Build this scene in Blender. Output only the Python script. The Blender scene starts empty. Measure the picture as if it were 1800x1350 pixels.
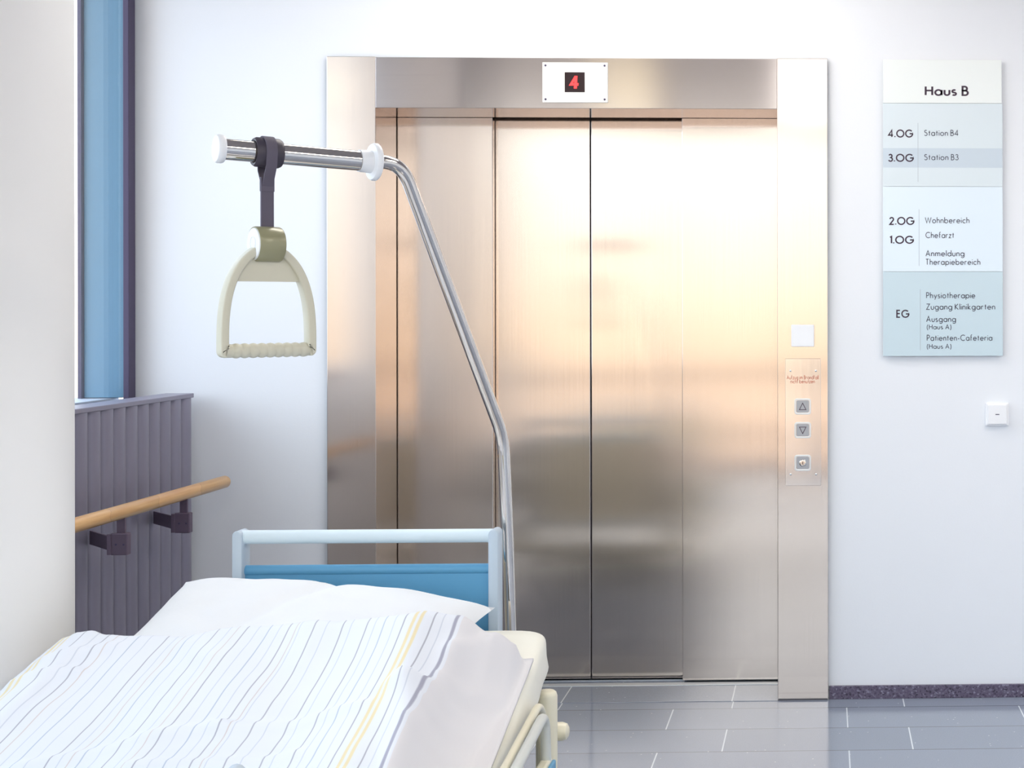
import bpy, bmesh, math, random
from mathutils import Vector, Matrix, noise

C = bpy.context.scene.collection
S = bpy.context.scene
PI = math.pi
random.seed(4)

# ------------------------------------------------------------------ camera
cam_d = bpy.data.cameras.new('camera')
cam = bpy.data.objects.new('camera', cam_d); C.objects.link(cam)
cam_d.sensor_width = 36.0
cam_d.lens = 2500 / 1800 * 36.0
cam_d.shift_x = (900 - 1532) / 1800
cam_d.shift_y = (540 - 675) / 1800
cam_d.clip_start = 0.05
cam.location = (0, 0, 1.38)
cam.rotation_euler = (PI / 2, math.radians(0.08), -math.radians(1.9))
S.camera = cam

# ------------------------------------------------------------------ colour management
vs = S.view_settings
S.display_settings.display_device = 'sRGB'
vs.view_transform = 'Standard'
vs.look = 'None'
vs.exposure = 0.46
vs.gamma = 1.0
vs.use_curve_mapping = False
S.cycles.use_denoising = True
S.cycles.max_bounces = 10
S.cycles.diffuse_bounces = 6
S.cycles.glossy_bounces = 5
S.cycles.transparent_max_bounces = 12
S.cycles.sample_clamp_indirect = 6.0
S.cycles.caustics_reflective = False
S.cycles.caustics_refractive = False


def lin(c):
    return tuple((x / 12.92 if x <= 0.04045 else ((x + 0.055) / 1.055) ** 2.4) for x in c)


def rgb(r, g, b):
    return lin((r / 255, g / 255, b / 255)) + (1.0,)


# ------------------------------------------------------------------ world: bright hazy day, warm towards the back, cool on the left
W = bpy.data.worlds.new('world'); S.world = W
W.use_nodes = True
nt = W.node_tree; nt.nodes.clear()
def N(t, **k):
    n = nt.nodes.new(t)
    for a, v in k.items(): setattr(n, a, v)
    return n
L = lambda a, b: nt.links.new(a, b)
tc = N('ShaderNodeTexCoord'); sep = N('ShaderNodeSeparateXYZ'); L(tc.outputs['Generated'], sep.inputs[0])
def ramp(stops):
    r = N('ShaderNodeValToRGB')
    e = r.color_ramp.elements
    while len(e) < len(stops): e.new(0.5)
    for el, (p, c) in zip(e, stops): el.position = p; el.color = c
    return r
mz = N('ShaderNodeMapRange'); mz.inputs['From Min'].default_value = -1; L(sep.outputs['Z'], mz.inputs['Value'])
warm = ramp([(0.0, (0.45, 0.37, 0.33, 1)), (0.43, (1.08, 0.84, 0.68, 1)), (0.466, (1.14, 0.88, 0.68, 1)), (0.488, (1.22, 0.96, 0.70, 1)),
             (0.512, (1.34, 1.16, 0.97, 1)), (0.555, (1.42, 1.40, 1.34, 1)), (0.60, (1.42, 1.46, 1.48, 1)), (1.0, (1.0, 1.12, 1.3, 1))])
cool = ramp([(0.0, (0.45, 0.50, 0.58, 1)), (0.48, (1.0, 1.1, 1.25, 1)), (0.55, (2.2, 2.4, 2.7, 1)), (1.0, (1.7, 2.0, 2.5, 1))])
L(mz.outputs[0], warm.inputs[0]); L(mz.outputs[0], cool.inputs[0])
side = N('ShaderNodeMapRange', interpolation_type='SMOOTHSTEP')
side.inputs['From Min'].default_value = -0.35; side.inputs['From Max'].default_value = -0.8
L(sep.outputs['X'], side.inputs['Value'])
mx = N('ShaderNodeMix', data_type='RGBA'); L(side.outputs[0], mx.inputs[0]); L(warm.outputs[0], mx.inputs[6]); L(cool.outputs[0], mx.inputs[7])
bg = N('ShaderNodeBackground'); bg.inputs['Strength'].default_value = 1.35
out = N('ShaderNodeOutputWorld'); L(mx.outputs[2], bg.inputs['Color']); L(bg.outputs[0], out.inputs[0])


# ------------------------------------------------------------------ daylight sampling through the glazing (portals)
def portal(name, loc, rot, sx, sy):
    l = bpy.data.lights.new(name, 'AREA'); l.shape = 'RECTANGLE'; l.size = sx; l.size_y = sy
    o = bpy.data.objects.new(name, l); C.objects.link(o)
    o.location = loc; o.rotation_euler = rot
    l.cycles.is_portal = True
CEIL = 2.95
portal('window_portal', (-2.47, 0.95, 1.95), (0, -PI / 2, 0), 1.9, 8.3)
REAR_A = Vector((-2.43, -0.6, 0)); REAR_B = Vector((3.6, -4.25, 0))
rd = (REAR_B - REAR_A); rlen = rd.length; rd.normalize(); rang = math.atan2(rd.y, rd.x)
rn = Vector((-rd.y, rd.x, 0))
pc = (REAR_A + REAR_B) / 2 - rn * 0.1
portal('glazing_portal', (pc.x, pc.y, CEIL / 2), (PI / 2, 0, rang + PI), rlen, CEIL)

# ------------------------------------------------------------------ materials
def mat(name, col, rough=0.5, metal=0.0, spec=0.5, bump=None, emit=None, estr=0, coat=0, sheen=0, aniso=0):
    m = bpy.data.materials.new(name); m.use_nodes = True
    t = m.node_tree; b = t.nodes['Principled BSDF']
    b.inputs['Base Color'].default_value = col
    b.inputs['Roughness'].default_value = rough
    b.inputs['Metallic'].default_value = metal
    b.inputs['Specular IOR Level'].default_value = spec
    b.inputs['Coat Weight'].default_value = coat
    b.inputs['Sheen Weight'].default_value = sheen
    b.inputs['Anisotropic'].default_value = aniso
    if emit:
        b.inputs['Emission Color'].default_value = emit; b.inputs['Emission Strength'].default_value = estr
    if bump:
        sc, strg, dist = bump
        tcn = t.nodes.new('ShaderNodeTexCoord'); nz = t.nodes.new('ShaderNodeTexNoise'); bp = t.nodes.new('ShaderNodeBump')
        nz.inputs['Scale'].default_value = sc; nz.inputs['Detail'].default_value = 4
        bp.inputs['Strength'].default_value = strg; bp.inputs['Distance'].default_value = dist
        t.links.new(tcn.outputs['Object'], nz.inputs['Vector']); t.links.new(nz.outputs['Fac'], bp.inputs['Height'])
        t.links.new(bp.outputs[0], b.inputs['Normal'])
    return m


def steel(name, grain, col=(0.69, 0.595, 0.53, 1), rough=0.2, aniso=0.0, tan='Z'):
    """brushed stainless steel; grain = scale of the noise on each axis"""
    m = mat(name, col, rough, 1.0)
    t = m.node_tree; b = t.nodes['Principled BSDF']
    tcn = t.nodes.new('ShaderNodeTexCoord'); mp = t.nodes.new('ShaderNodeMapping'); mp.inputs['Scale'].default_value = grain
    nz = t.nodes.new('ShaderNodeTexNoise'); nz.inputs['Scale'].default_value = 1.0; nz.inputs['Detail'].default_value = 6; nz.inputs['Roughness'].default_value = 0.65
    t.links.new(tcn.outputs['Object'], mp.inputs[0]); t.links.new(mp.outputs[0], nz.inputs['Vector'])
    if aniso:
        tg = t.nodes.new('ShaderNodeTangent'); tg.direction_type = 'RADIAL'; tg.axis = tan
        b.inputs['Anisotropic'].default_value = aniso; t.links.new(tg.outputs[0], b.inputs['Tangent'])
    r = t.nodes.new('ShaderNodeMapRange'); r.inputs['To Min'].default_value = rough - 0.015; r.inputs['To Max'].default_value = rough + 0.015
    t.links.new(nz.outputs['Fac'], r.inputs['Value']); t.links.new(r.outputs[0], b.inputs['Roughness'])
    mxx = t.nodes.new('ShaderNodeMix'); mxx.data_type = 'RGBA'
    mxx.inputs[6].default_value = tuple(c * 0.93 for c in col[:3]) + (1,); mxx.inputs[7].default_value = tuple(min(1, c * 1.06) for c in col[:3]) + (1,)
    t.links.new(nz.outputs['Fac'], mxx.inputs[0]); t.links.new(mxx.outputs[2], b.inputs['Base Color'])
    return m


M = {}
M['wall'] = mat('white_wall_paint', rgb(233, 236, 240), 0.65, bump=(160, 0.08, 0.002))
M['ceiling'] = mat('ceiling_paint', rgb(176, 170, 172), 0.85)
M['steel'] = steel('brushed_steel', (220, 220, 1.6), rough=0.148, aniso=0.80, tan='Z')
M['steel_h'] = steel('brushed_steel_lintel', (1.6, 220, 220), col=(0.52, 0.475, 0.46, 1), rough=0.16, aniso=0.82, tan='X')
M['steel_plate'] = steel('plate_steel', (260, 260, 3), col=(0.70, 0.64, 0.60, 1), rough=0.12)
M['button_steel'] = steel('button_steel', (400, 400, 8), col=(0.62, 0.65, 0.68, 1), rough=0.28)
M['button_face'] = steel('button_face_steel', (400, 400, 8), col=(0.34, 0.36, 0.40, 1), rough=0.3)
M['chrome'] = mat('polished_chrome', (0.72, 0.67, 0.62, 1), 0.06, 1.0)
M['dark'] = mat('dark_gap', rgb(30, 24, 30), 0.7)
M['alu'] = mat('aluminium_sill', rgb(205, 212, 218), 0.35, 0.6)
M['white_plastic'] = mat('white_plastic', rgb(240, 241, 243), 0.35)
M['warm_plastic'] = mat('warm_white_plate', rgb(238, 236, 230), 0.4)
M['black_plastic'] = mat('display_black', rgb(34, 10, 20), 0.25)
M['red_led'] = mat('red_led', rgb(255, 50, 50), 0.5, emit=rgb(255, 40, 42), estr=1.6)
M['red_print'] = mat('red_print', rgb(186, 74, 44), 0.6)
M['ink'] = mat('dark_print', rgb(62, 44, 62), 0.6)
M['ink_light'] = mat('grey_print', rgb(76, 78, 94), 0.6)
M['hair_line'] = mat('hairline_print', rgb(176, 186, 192), 0.6)
M['sign_head'] = mat('sign_header_white', rgb(236, 241, 239), 0.35)
M['sign_a'] = mat('sign_pale_grey', rgb(216, 227, 232), 0.35)
M['sign_b'] = mat('sign_pale_blue', rgb(224, 237, 246), 0.35)
M['sign_c'] = mat('sign_grey_blue', rgb(198, 217, 225), 0.35)
M['sign_band'] = mat('sign_grey_band', rgb(198, 211, 221), 0.35)
M['frame_dark'] = mat('window_frame_dark', rgb(74, 66, 92), 0.45, 0.3)
M['blue_panel'] = mat('blue_cladding', rgb(104, 146, 172), 0.45, bump=(6, 0.1, 0.01))
M['ledge'] = mat('outer_ledge_metal', rgb(200, 205, 215), 0.5)
M['radiator'] = mat('radiator_lacquer', rgb(134, 130, 146), 0.36, 0.1)
M['bracket'] = mat('bracket_lacquer', rgb(98, 84, 102), 0.4, 0.1)
M['cap_white'] = mat('cap_white', rgb(238, 240, 242), 0.4)
M['strap'] = mat('grey_webbing', rgb(92, 86, 100), 0.7, bump=(900, 0.4, 0.001))
M['strap_ring'] = mat('dark_rubber', rgb(60, 54, 66), 0.45)
M['grip'] = mat('grip_plastic', rgb(204, 200, 180), 0.42)
M['clamp'] = mat('olive_grey_plastic', rgb(150, 147, 116), 0.3, 0.1)
M['bed_bar'] = mat('pale_blue_lacquer', rgb(212, 227, 234), 0.35)
M['bed_post'] = mat('grey_blue_lacquer', rgb(188, 202, 214), 0.4)
M['bed_blue'] = mat('blue_laminate', rgb(92, 156, 194), 0.4)
M['cream'] = mat('cream_lacquer', rgb(230, 224, 200), 0.35, coat=0.2)
M['rail_tube'] = mat('grey_rail_lacquer', rgb(206, 208, 202), 0.35)
M['sheet'] = mat('cream_fitted_sheet', rgb(236, 233, 220), 0.85, sheen=0.2, bump=(700, 0.15, 0.001))
M['pillow'] = mat('white_pillow_cotton', rgb(224, 226, 228), 0.85, sheen=0.2, bump=(12, 0.25, 0.012))
M['rubber'] = mat('grey_rubber', rgb(90, 90, 95), 0.7)
M['lamp'] = mat('fill_diffuser', (1, 0.95, 0.85, 1), 0.5, emit=(1, 0.955, 0.905, 1), estr=10.5)  # for the added fill lamp on the right
M['lamp_soft'] = mat('lamp_diffuser_soft', (1, 1, 1, 1), 0.5, emit=(1, 0.97, 0.92, 1), estr=4.5)
M['lamp_sign'] = mat('lamp_diffuser_sign', (1, 0.95, 0.88, 1), 0.5, emit=(1, 0.91, 0.80, 1), estr=9.0)
M['fill_lamp_door'] = mat('fill_diffuser_door', (1, 0.97, 0.92, 1), 0.5, emit=(1, 0.95, 0.885, 1), estr=8.5)  # for the added fill lamp between bed and doors
M['lamp_warm'] = mat('lamp_diffuser_yellow', (1, 0.9, 0.6, 1), 0.5, emit=(1, 0.83, 0.45, 1), estr=1.7)
M['lamp_frame'] = mat('lamp_housing', rgb(225, 225, 225), 0.5)


def nodes(m):
    t = m.node_tree
    def n(tp, **k):
        x = t.nodes.new(tp)
        for a, v in k.items(): setattr(x, a, v)
        return x
    return t, n, (lambda a, b: t.links.new(a, b)), t.nodes['Principled BSDF']


def math_(n, l, op, a, b=None):
    x = n('ShaderNodeMath', operation=op)
    for i, v in enumerate((a, b)):
        if v is None: continue
        if isinstance(v, (int, float)): x.inputs[i].default_value = v
        else: l(v, x.inputs[i])
    return x.outputs[0]


def mixc(n, l, fac, a, b):
    x = n('ShaderNodeMix', data_type='RGBA')
    for i, v in ((0, fac), (6, a), (7, b)):
        if isinstance(v, (int, float, tuple)): x.inputs[i].default_value = v
        else: l(v, x.inputs[i])
    return x.outputs[2]


# floor: dark polished quartz tiles 595 x 238 mm
def floor_mat(loc=(0.52 + 5.95, -4.43 + 0.2375 * 40, 0), row=0.2375):
    m = mat('dark_polished_tile', rgb(90, 94, 106), 0.12, spec=1.0)
    t, n, l, b = nodes(m)
    tcn = n('ShaderNodeTexCoord'); mp = n('ShaderNodeMapping'); mp.inputs['Location'].default_value = loc
    l(tcn.outputs['Object'], mp.inputs[0])
    br = n('ShaderNodeTexBrick', offset=0.664, offset_frequency=2)
    br.inputs['Scale'].default_value = 1; br.inputs['Brick Width'].default_value = 0.595; br.inputs['Row Height'].default_value = row
    br.inputs['Mortar Size'].default_value = 0.0022; br.inputs['Mortar Smooth'].default_value = 0.1
    br.inputs['Color1'].default_value = rgb(134, 142, 157); br.inputs['Color2'].default_value = rgb(142, 150, 165); br.inputs['Mortar'].default_value = rgb(136, 143, 156)
    l(mp.outputs[0], br.inputs['Vector'])
    sp = n('ShaderNodeSeparateXYZ'); l(mp.outputs[0], sp.inputs[0])
    fr = math_(n, l, 'FRACT', math_(n, l, 'DIVIDE', sp.outputs['Y'], row))
    hor = math_(n, l, 'MAXIMUM', math_(n, l, 'LESS_THAN', fr, 0.012), math_(n, l, 'GREATER_THAN', fr, 0.988))
    ver = math_(n, l, 'MULTIPLY', br.outputs['Fac'], math_(n, l, 'SUBTRACT', 1.0, hor))
    c = mixc(n, l, ver, br.outputs['Color'], rgb(216, 222, 228))
    c = mixc(n, l, math_(n, l, 'MULTIPLY', hor, 0.5), c, rgb(52, 50, 60))
    vo = n('ShaderNodeTexVoronoi'); vo.inputs['Scale'].default_value = 34; l(tcn.outputs['Object'], vo.inputs['Vector'])
    nz = n('ShaderNodeTexNoise'); nz.inputs['Scale'].default_value = 12; l(tcn.outputs['Object'], nz.inputs['Vector'])
    sepc = n('ShaderNodeSeparateColor'); l(vo.outputs['Color'], sepc.inputs[0])
    spk = math_(n, l, 'MULTIPLY', math_(n, l, 'LESS_THAN', vo.outputs['Distance'], 0.085), math_(n, l, 'GREATER_THAN', sepc.outputs[0], 0.62))
    c = mixc(n, l, math_(n, l, 'MULTIPLY', spk, 0.75), c, rgb(205, 212, 220))
    n2 = n('ShaderNodeTexNoise'); n2.inputs['Scale'].default_value = 260; l(tcn.outputs['Object'], n2.inputs['Vector'])
    hs = n('ShaderNodeMapRange'); hs.inputs['To Min'].default_value = 0.86; hs.inputs['To Max'].default_value = 1.14; l(n2.outputs['Fac'], hs.inputs['Value'])
    vm = n('ShaderNodeVectorMath', operation='SCALE'); l(c, vm.inputs[0]); l(hs.outputs[0], vm.inputs['Scale'])
    l(vm.outputs[0], b.inputs['Base Color'])
    rr = n('ShaderNodeMapRange'); rr.inputs['To Min'].default_value = 0.1; rr.inputs['To Max'].default_value = 0.17; l(nz.outputs['Fac'], rr.inputs['Value'])
    l(rr.outputs[0], b.inputs['Roughness'])
    return m
M['floor'] = floor_mat()
M['floor_threshold'] = floor_mat((0.525 + 5.95, -4.0, 0), 1.3)


def granite():
    m = mat('speckled_granite', rgb(86, 78, 98), 0.35)
    t, n, l, b = nodes(m)
    tcn = n('ShaderNodeTexCoord'); vo = n('ShaderNodeTexVoronoi'); vo.inputs['Scale'].default_value = 170
    l(tcn.outputs['Object'], vo.inputs['Vector'])
    sc = n('ShaderNodeSeparateColor'); l(vo.outputs['Color'], sc.inputs[0])
    r = n('ShaderNodeValToRGB'); e = r.color_ramp.elements
    e[0].position = 0.0; e[0].color = rgb(46, 38, 56); e[1].position = 1.0; e[1].color = rgb(134, 130, 148)
    x = e.new(0.22); x.color = rgb(84, 74, 96); x = e.new(0.85); x.color = rgb(100, 92, 112)
    l(sc.outputs[0], r.inputs[0]); l(r.outputs[0], b.inputs['Base Color'])
    return m
M['granite'] = granite()


def wood():
    m = mat('varnished_beech', rgb(206, 160, 100), 0.35, coat=0.3)
    t, n, l, b = nodes(m)
    tcn = n('ShaderNodeTexCoord'); mp = n('ShaderNodeMapping'); mp.inputs['Scale'].default_value = (60, 3, 60)
    l(tcn.outputs['Object'], mp.inputs[0])
    nz = n('ShaderNodeTexNoise'); nz.inputs['Scale'].default_value = 1; nz.inputs['Detail'].default_value = 5; l(mp.outputs[0], nz.inputs['Vector'])
    r = n('ShaderNodeValToRGB'); e = r.color_ramp.elements
    e[0].position = 0.3; e[0].color = rgb(188, 136, 76); e[1].position = 0.7; e[1].color = rgb(222, 180, 122)
    l(nz.outputs['Fac'], r.inputs[0])
    # finger joints along the rail
    sp = n('ShaderNodeSeparateXYZ'); l(tcn.outputs['Object'], sp.inputs[0])
    pos = math_(n, l, 'ADD', sp.outputs['Y'], math_(n, l, 'MULTIPLY', math_(n, l, 'SINE', math_(n, l, 'MULTIPLY', sp.outputs['Z'], 160.0)), 0.01))
    fr = math_(n, l, 'FRACT', math_(n, l, 'DIVIDE', pos, 0.29))
    jt = math_(n, l, 'LESS_THAN', fr, 0.006)
    seg = n('ShaderNodeTexWhiteNoise', noise_dimensions='1D'); l(math_(n, l, 'FLOOR', math_(n, l, 'DIVIDE', pos, 0.29)), seg.inputs['W'])
    br = n('ShaderNodeMapRange'); br.inputs['To Min'].default_value = 0.88; br.inputs['To Max'].default_value = 1.12; l(seg.outputs['Value'], br.inputs['Value'])
    vm = n('ShaderNodeVectorMath', operation='SCALE'); l(r.outputs[0], vm.inputs[0]); l(br.outputs[0], vm.inputs['Scale'])
    l(mixc(n, l, math_(n, l, 'MULTIPLY', jt, 0.6), vm.outputs[0], rgb(150, 100, 56)), b.inputs['Base Color'])
    return m
M['wood'] = wood()


# duvet: thin woven stripes that run along the bed (position across the bed, strength, colour)
STRIPES = []
def add_s(x, w, col, k): STRIPES.append((x, w, col, k))
dk = rgb(116, 116, 134); bl = rgb(150, 168, 190); ft = rgb(186, 194, 208); yl = rgb(226, 208, 146); be = rgb(204, 194, 190)
for x in (-1.577, -1.528, -1.407, -1.301, -1.239, -1.147, -1.09, -1.03, -0.977, -0.898, -0.846): add_s(x, 0.0024, dk, 0.6)
for x in (-1.466, -1.355, -1.19, -0.94): add_s(x, 0.0022, bl, 0.65)
for x in (-1.55, -1.49, -1.44, -1.388, -1.33, -1.275, -1.215, -1.168, -1.122, -1.065, -1.012, -0.96, -0.918, -0.83): add_s(x, 0.002, ft, 0.6)
for x in (-1.51, -1.372, -1.258, -1.13): add_s(x, 0.002, be, 0.8)
for x in (-1.621, -1.608, -0.880, -0.868): add_s(x, 0.0058, yl, 0.75)
add_s(-0.807, 0.006, rgb(150, 150, 168), 0.9)


def duvet_mat():
    m = mat('striped_cotton', rgb(246, 247, 250), 0.85, sheen=0.15)
    t, n, l, b = nodes(m)
    uv = n('ShaderNodeUVMap'); sp = n('ShaderNodeSeparateXYZ'); l(uv.outputs[0], sp.inputs[0])
    u = sp.outputs['X']
    c = rgb(223, 227, 234)
    for x, w, col, k in STRIPES:
        d = math_(n, l, 'ABSOLUTE', math_(n, l, 'SUBTRACT', u, x + 2.0))
        mr = n('ShaderNodeMapRange'); l(d, mr.inputs['Value'])
        mr.inputs['From Min'].default_value = w * 0.35; mr.inputs['From Max'].default_value = w * 0.75
        mr.inputs['To Min'].default_value = k; mr.inputs['To Max'].default_value = 0
        c = mixc(n, l, mr.outputs[0], c, col)
    # plain woven underside band beside the last thick stripe
    hem = math_(n, l, 'GREATER_THAN', u, 2.0 - 0.797)
    c = mixc(n, l, hem, c, rgb(220, 218, 220))
    l(c, b.inputs['Base Color'])
    return m
M['duvet'] = duvet_mat()


def glass():
    m = bpy.data.materials.new('clear_window_glass'); m.use_nodes = True
    t = m.node_tree; t.nodes.clear()
    o = t.nodes.new('ShaderNodeOutputMaterial'); tr = t.nodes.new('ShaderNodeBsdfTransparent'); gl = t.nodes.new('ShaderNodeBsdfGlossy')
    fr = t.nodes.new('ShaderNodeLayerWeight'); pw = t.nodes.new('ShaderNodeMath'); pw.operation = 'POWER'; pw.inputs[1].default_value = 4.0
    ad = t.nodes.new('ShaderNodeMath'); ad.operation = 'MULTIPLY_ADD'; ad.inputs[1].default_value = 0.6; ad.inputs[2].default_value = 0.03; mxs = t.nodes.new('ShaderNodeMixShader')
    tr.inputs[0].default_value = (0.95, 0.98, 1.0, 1); gl.inputs['Roughness'].default_value = 0.02; t.links.new(fr.outputs['Facing'], pw.inputs[0]); t.links.new(pw.outputs[0], ad.inputs[0])
    t.links.new(ad.outputs[0], mxs.inputs[0]); t.links.new(tr.outputs[0], mxs.inputs[1]); t.links.new(gl.outputs[0], mxs.inputs[2])
    t.links.new(mxs.outputs[0], o.inputs[0])
    return m
M['glass'] = glass()

# ------------------------------------------------------------------ object helpers
def obj(name, bm, m, parent=None, smooth=None, mods=None):
    me = bpy.data.meshes.new(name)
    bm.normal_update()
    bm.to_mesh(me); bm.free()
    me.materials.append(m)
    if smooth is not None and smooth != 30:      # 30 marks flat-sided boxes
        me.polygons.foreach_set('use_smooth', [True] * len(me.polygons))
        me.set_sharp_from_angle(angle=math.radians(smooth))
    o = bpy.data.objects.new(name, me); C.objects.link(o)
    if parent: o.parent = parent; o.matrix_parent_inverse = Matrix.Translation(-Vector(parent.location)) if not parent.parent else Matrix()
    return o


def thing(name, label, cat, loc=(0, 0, 0), group=None):
    o = bpy.data.objects.new(name, None); C.objects.link(o); o.location = loc
    o.empty_display_size = 0.1
    o['label'] = label; o['category'] = cat
    if group: o['group'] = group
    return o


def tag(o, label, cat, group=None):
    o['label'] = label; o['category'] = cat
    if group: o['group'] = group
    return o


def struct(name, bm, m, parent=None, smooth=None):
    o = obj(name, bm, m, parent, smooth)
    if not parent: o['kind'] = 'structure'
    return o


def box(bm, x0, x1, y0, y1, z0, z1, bev=0.0, seg=2):
    vs_ = [bm.verts.new((x, y, z)) for x in (x0, x1) for y in (y0, y1) for z in (z0, z1)]
    idx = [(0, 1, 3, 2), (4, 6, 7, 5), (0, 4, 5, 1), (2, 3, 7, 6), (0, 2, 6, 4), (1, 5, 7, 3)]
    fs = [bm.faces.new([vs_[i] for i in f]) for f in idx]
    bmesh.ops.recalc_face_normals(bm, faces=fs)
    if bev > 0:
        ed = list({e for f in fs for e in f.edges})
        bmesh.ops.bevel(bm, geom=ed, offset=bev, segments=seg, profile=0.5, affect='EDGES')
    return bm


def mkbox(*a, **k):
    return box(bmesh.new(), *a, **k)


def frame_for(d):
    d = d.normalized()
    up = Vector((0, 0, 1)) if abs(d.z) < 0.95 else Vector((0, 1, 0))
    a = d.cross(up).normalized(); b = a.cross(d).normalized()
    return a, b


def tube(bm, pts, r, seg=20, caps=True, rad=None):
    """swept tube; r constant or list"""
    pts = [Vector(p) for p in pts]
    n = len(pts)
    a = b = None
    rings = []
    for i, p in enumerate(pts):
        d = (pts[min(i + 1, n - 1)] - pts[max(i - 1, 0)])
        d.normalize()
        if a is None: a, b = frame_for(d)
        else:
            a = (a - d * a.dot(d)).normalized(); b = d.cross(a).normalized() * -1 if False else a.cross(d).normalized()
        ri = r[i] if isinstance(r, (list, tuple)) else r
        rings.append([bm.verts.new(p + (a * math.cos(2 * PI * k / seg) + b * math.sin(2 * PI * k / seg)) * ri) for k in range(seg)])
    fs = []
    for i in range(n - 1):
        for k in range(seg):
            fs.append(bm.faces.new((rings[i][k], rings[i][(k + 1) % seg], rings[i + 1][(k + 1) % seg], rings[i + 1][k])))
    if caps:
        fs.append(bm.faces.new(rings[0])); fs.append(bm.faces.new(rings[-1]))
    bmesh.ops.recalc_face_normals(bm, faces=fs)
    return bm


def smooth_path(pts, rads, n=8):
    """polyline with rounded corners; rads[i] = set-back of corner i"""
    P = [Vector(p) for p in pts]; o = [P[0]]
    for i in range(1, len(P) - 1):
        r = rads[i]
        if r <= 0: o.append(P[i]); continue
        a = P[i] + (P[i - 1] - P[i]).normalized() * r; c = P[i] + (P[i + 1] - P[i]).normalized() * r
        for k in range(n + 1):
            t = k / n
            o.append(a * (1 - t) ** 2 + P[i] * 2 * t * (1 - t) + c * t * t)
    o.append(P[-1])
    return o


def lathe(bm, prof, origin, axis, seg=40):
    """prof: list of (distance along axis, radius)"""
    axis = Vector(axis).normalized(); a, b = frame_for(axis); o = Vector(origin)
    rings = []
    for t, r in prof:
        if r < 1e-6: rings.append([bm.verts.new(o + axis * t)])
        else: rings.append([bm.verts.new(o + axis * t + (a * math.cos(2 * PI * k / seg) + b * math.sin(2 * PI * k / seg)) * r) for k in range(seg)])
    fs = []
    for A, B in zip(rings, rings[1:]):
        for k in range(seg):
            k2 = (k + 1) % seg
            if len(A) == 1 and len(B) == 1: continue
            if len(A) == 1: fs.append(bm.faces.new((A[0], B[k], B[k2])))
            elif len(B) == 1: fs.append(bm.faces.new((A[k], A[k2], B[0])))
            else: fs.append(bm.faces.new((A[k], A[k2], B[k2], B[k])))
    bmesh.ops.recalc_face_normals(bm, faces=fs)
    return bm


def prism(bm, pts, y0, y1, bev=0):
    """extrude an XZ outline along Y"""
    a = [bm.verts.new((x, y0, z)) for x, z in pts]; b = [bm.verts.new((x, y1, z)) for x, z in pts]
    n = len(pts)
    fs = [bm.faces.new(a), bm.faces.new(b)]
    for i in range(n): fs.append(bm.faces.new((a[i], a[(i + 1) % n], b[(i + 1) % n], b[i])))
    bmesh.ops.recalc_face_normals(bm, faces=fs)
    if bev: bmesh.ops.bevel(bm, geom=list({e for f in fs[:2] for e in f.edges}), offset=bev, segments=2, profile=0.5, affect='EDGES')
    return bm


def ring_slab(bm, outer, inner, y0, y1, is_open=False):
    """closed band between two XZ outlines of equal length, extruded along Y"""
    n = len(outer)
    vo0 = [bm.verts.new((x, y0, z)) for x, z in outer]; vi0 = [bm.verts.new((x, y0, z)) for x, z in inner]
    vo1 = [bm.verts.new((x, y1, z)) for x, z in outer]; vi1 = [bm.verts.new((x, y1, z)) for x, z in inner]
    fs = []
    if is_open:
        for i in (0, n - 1): fs.append(bm.faces.new((vo0[i], vo1[i], vi1[i], vi0[i])))
    for i in range(n - 1 if is_open else n):
        j = (i + 1) % n
        fs += [bm.faces.new((vo0[i], vo0[j], vi0[j], vi0[i])), bm.faces.new((vo1[i], vo1[j], vi1[j], vi1[i])),
               bm.faces.new((vo0[i], vo0[j], vo1[j], vo1[i])), bm.faces.new((vi0[i], vi0[j], vi1[j], vi1[i]))]
    bmesh.ops.recalc_face_normals(bm, faces=fs)
    return bm


def rrect(w, h, r, n=5):
    o = []
    for cx, cz, a0 in ((w / 2 - r, h / 2 - r, 0), (-w / 2 + r, h / 2 - r, 90), (-w / 2 + r, -h / 2 + r, 180), (w / 2 - r, -h / 2 + r, 270)):
        for k in range(n + 1):
            a = math.radians(a0 + 90 * k / n); o.append((cx + r * math.cos(a), cz + r * math.sin(a)))
    return o


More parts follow.
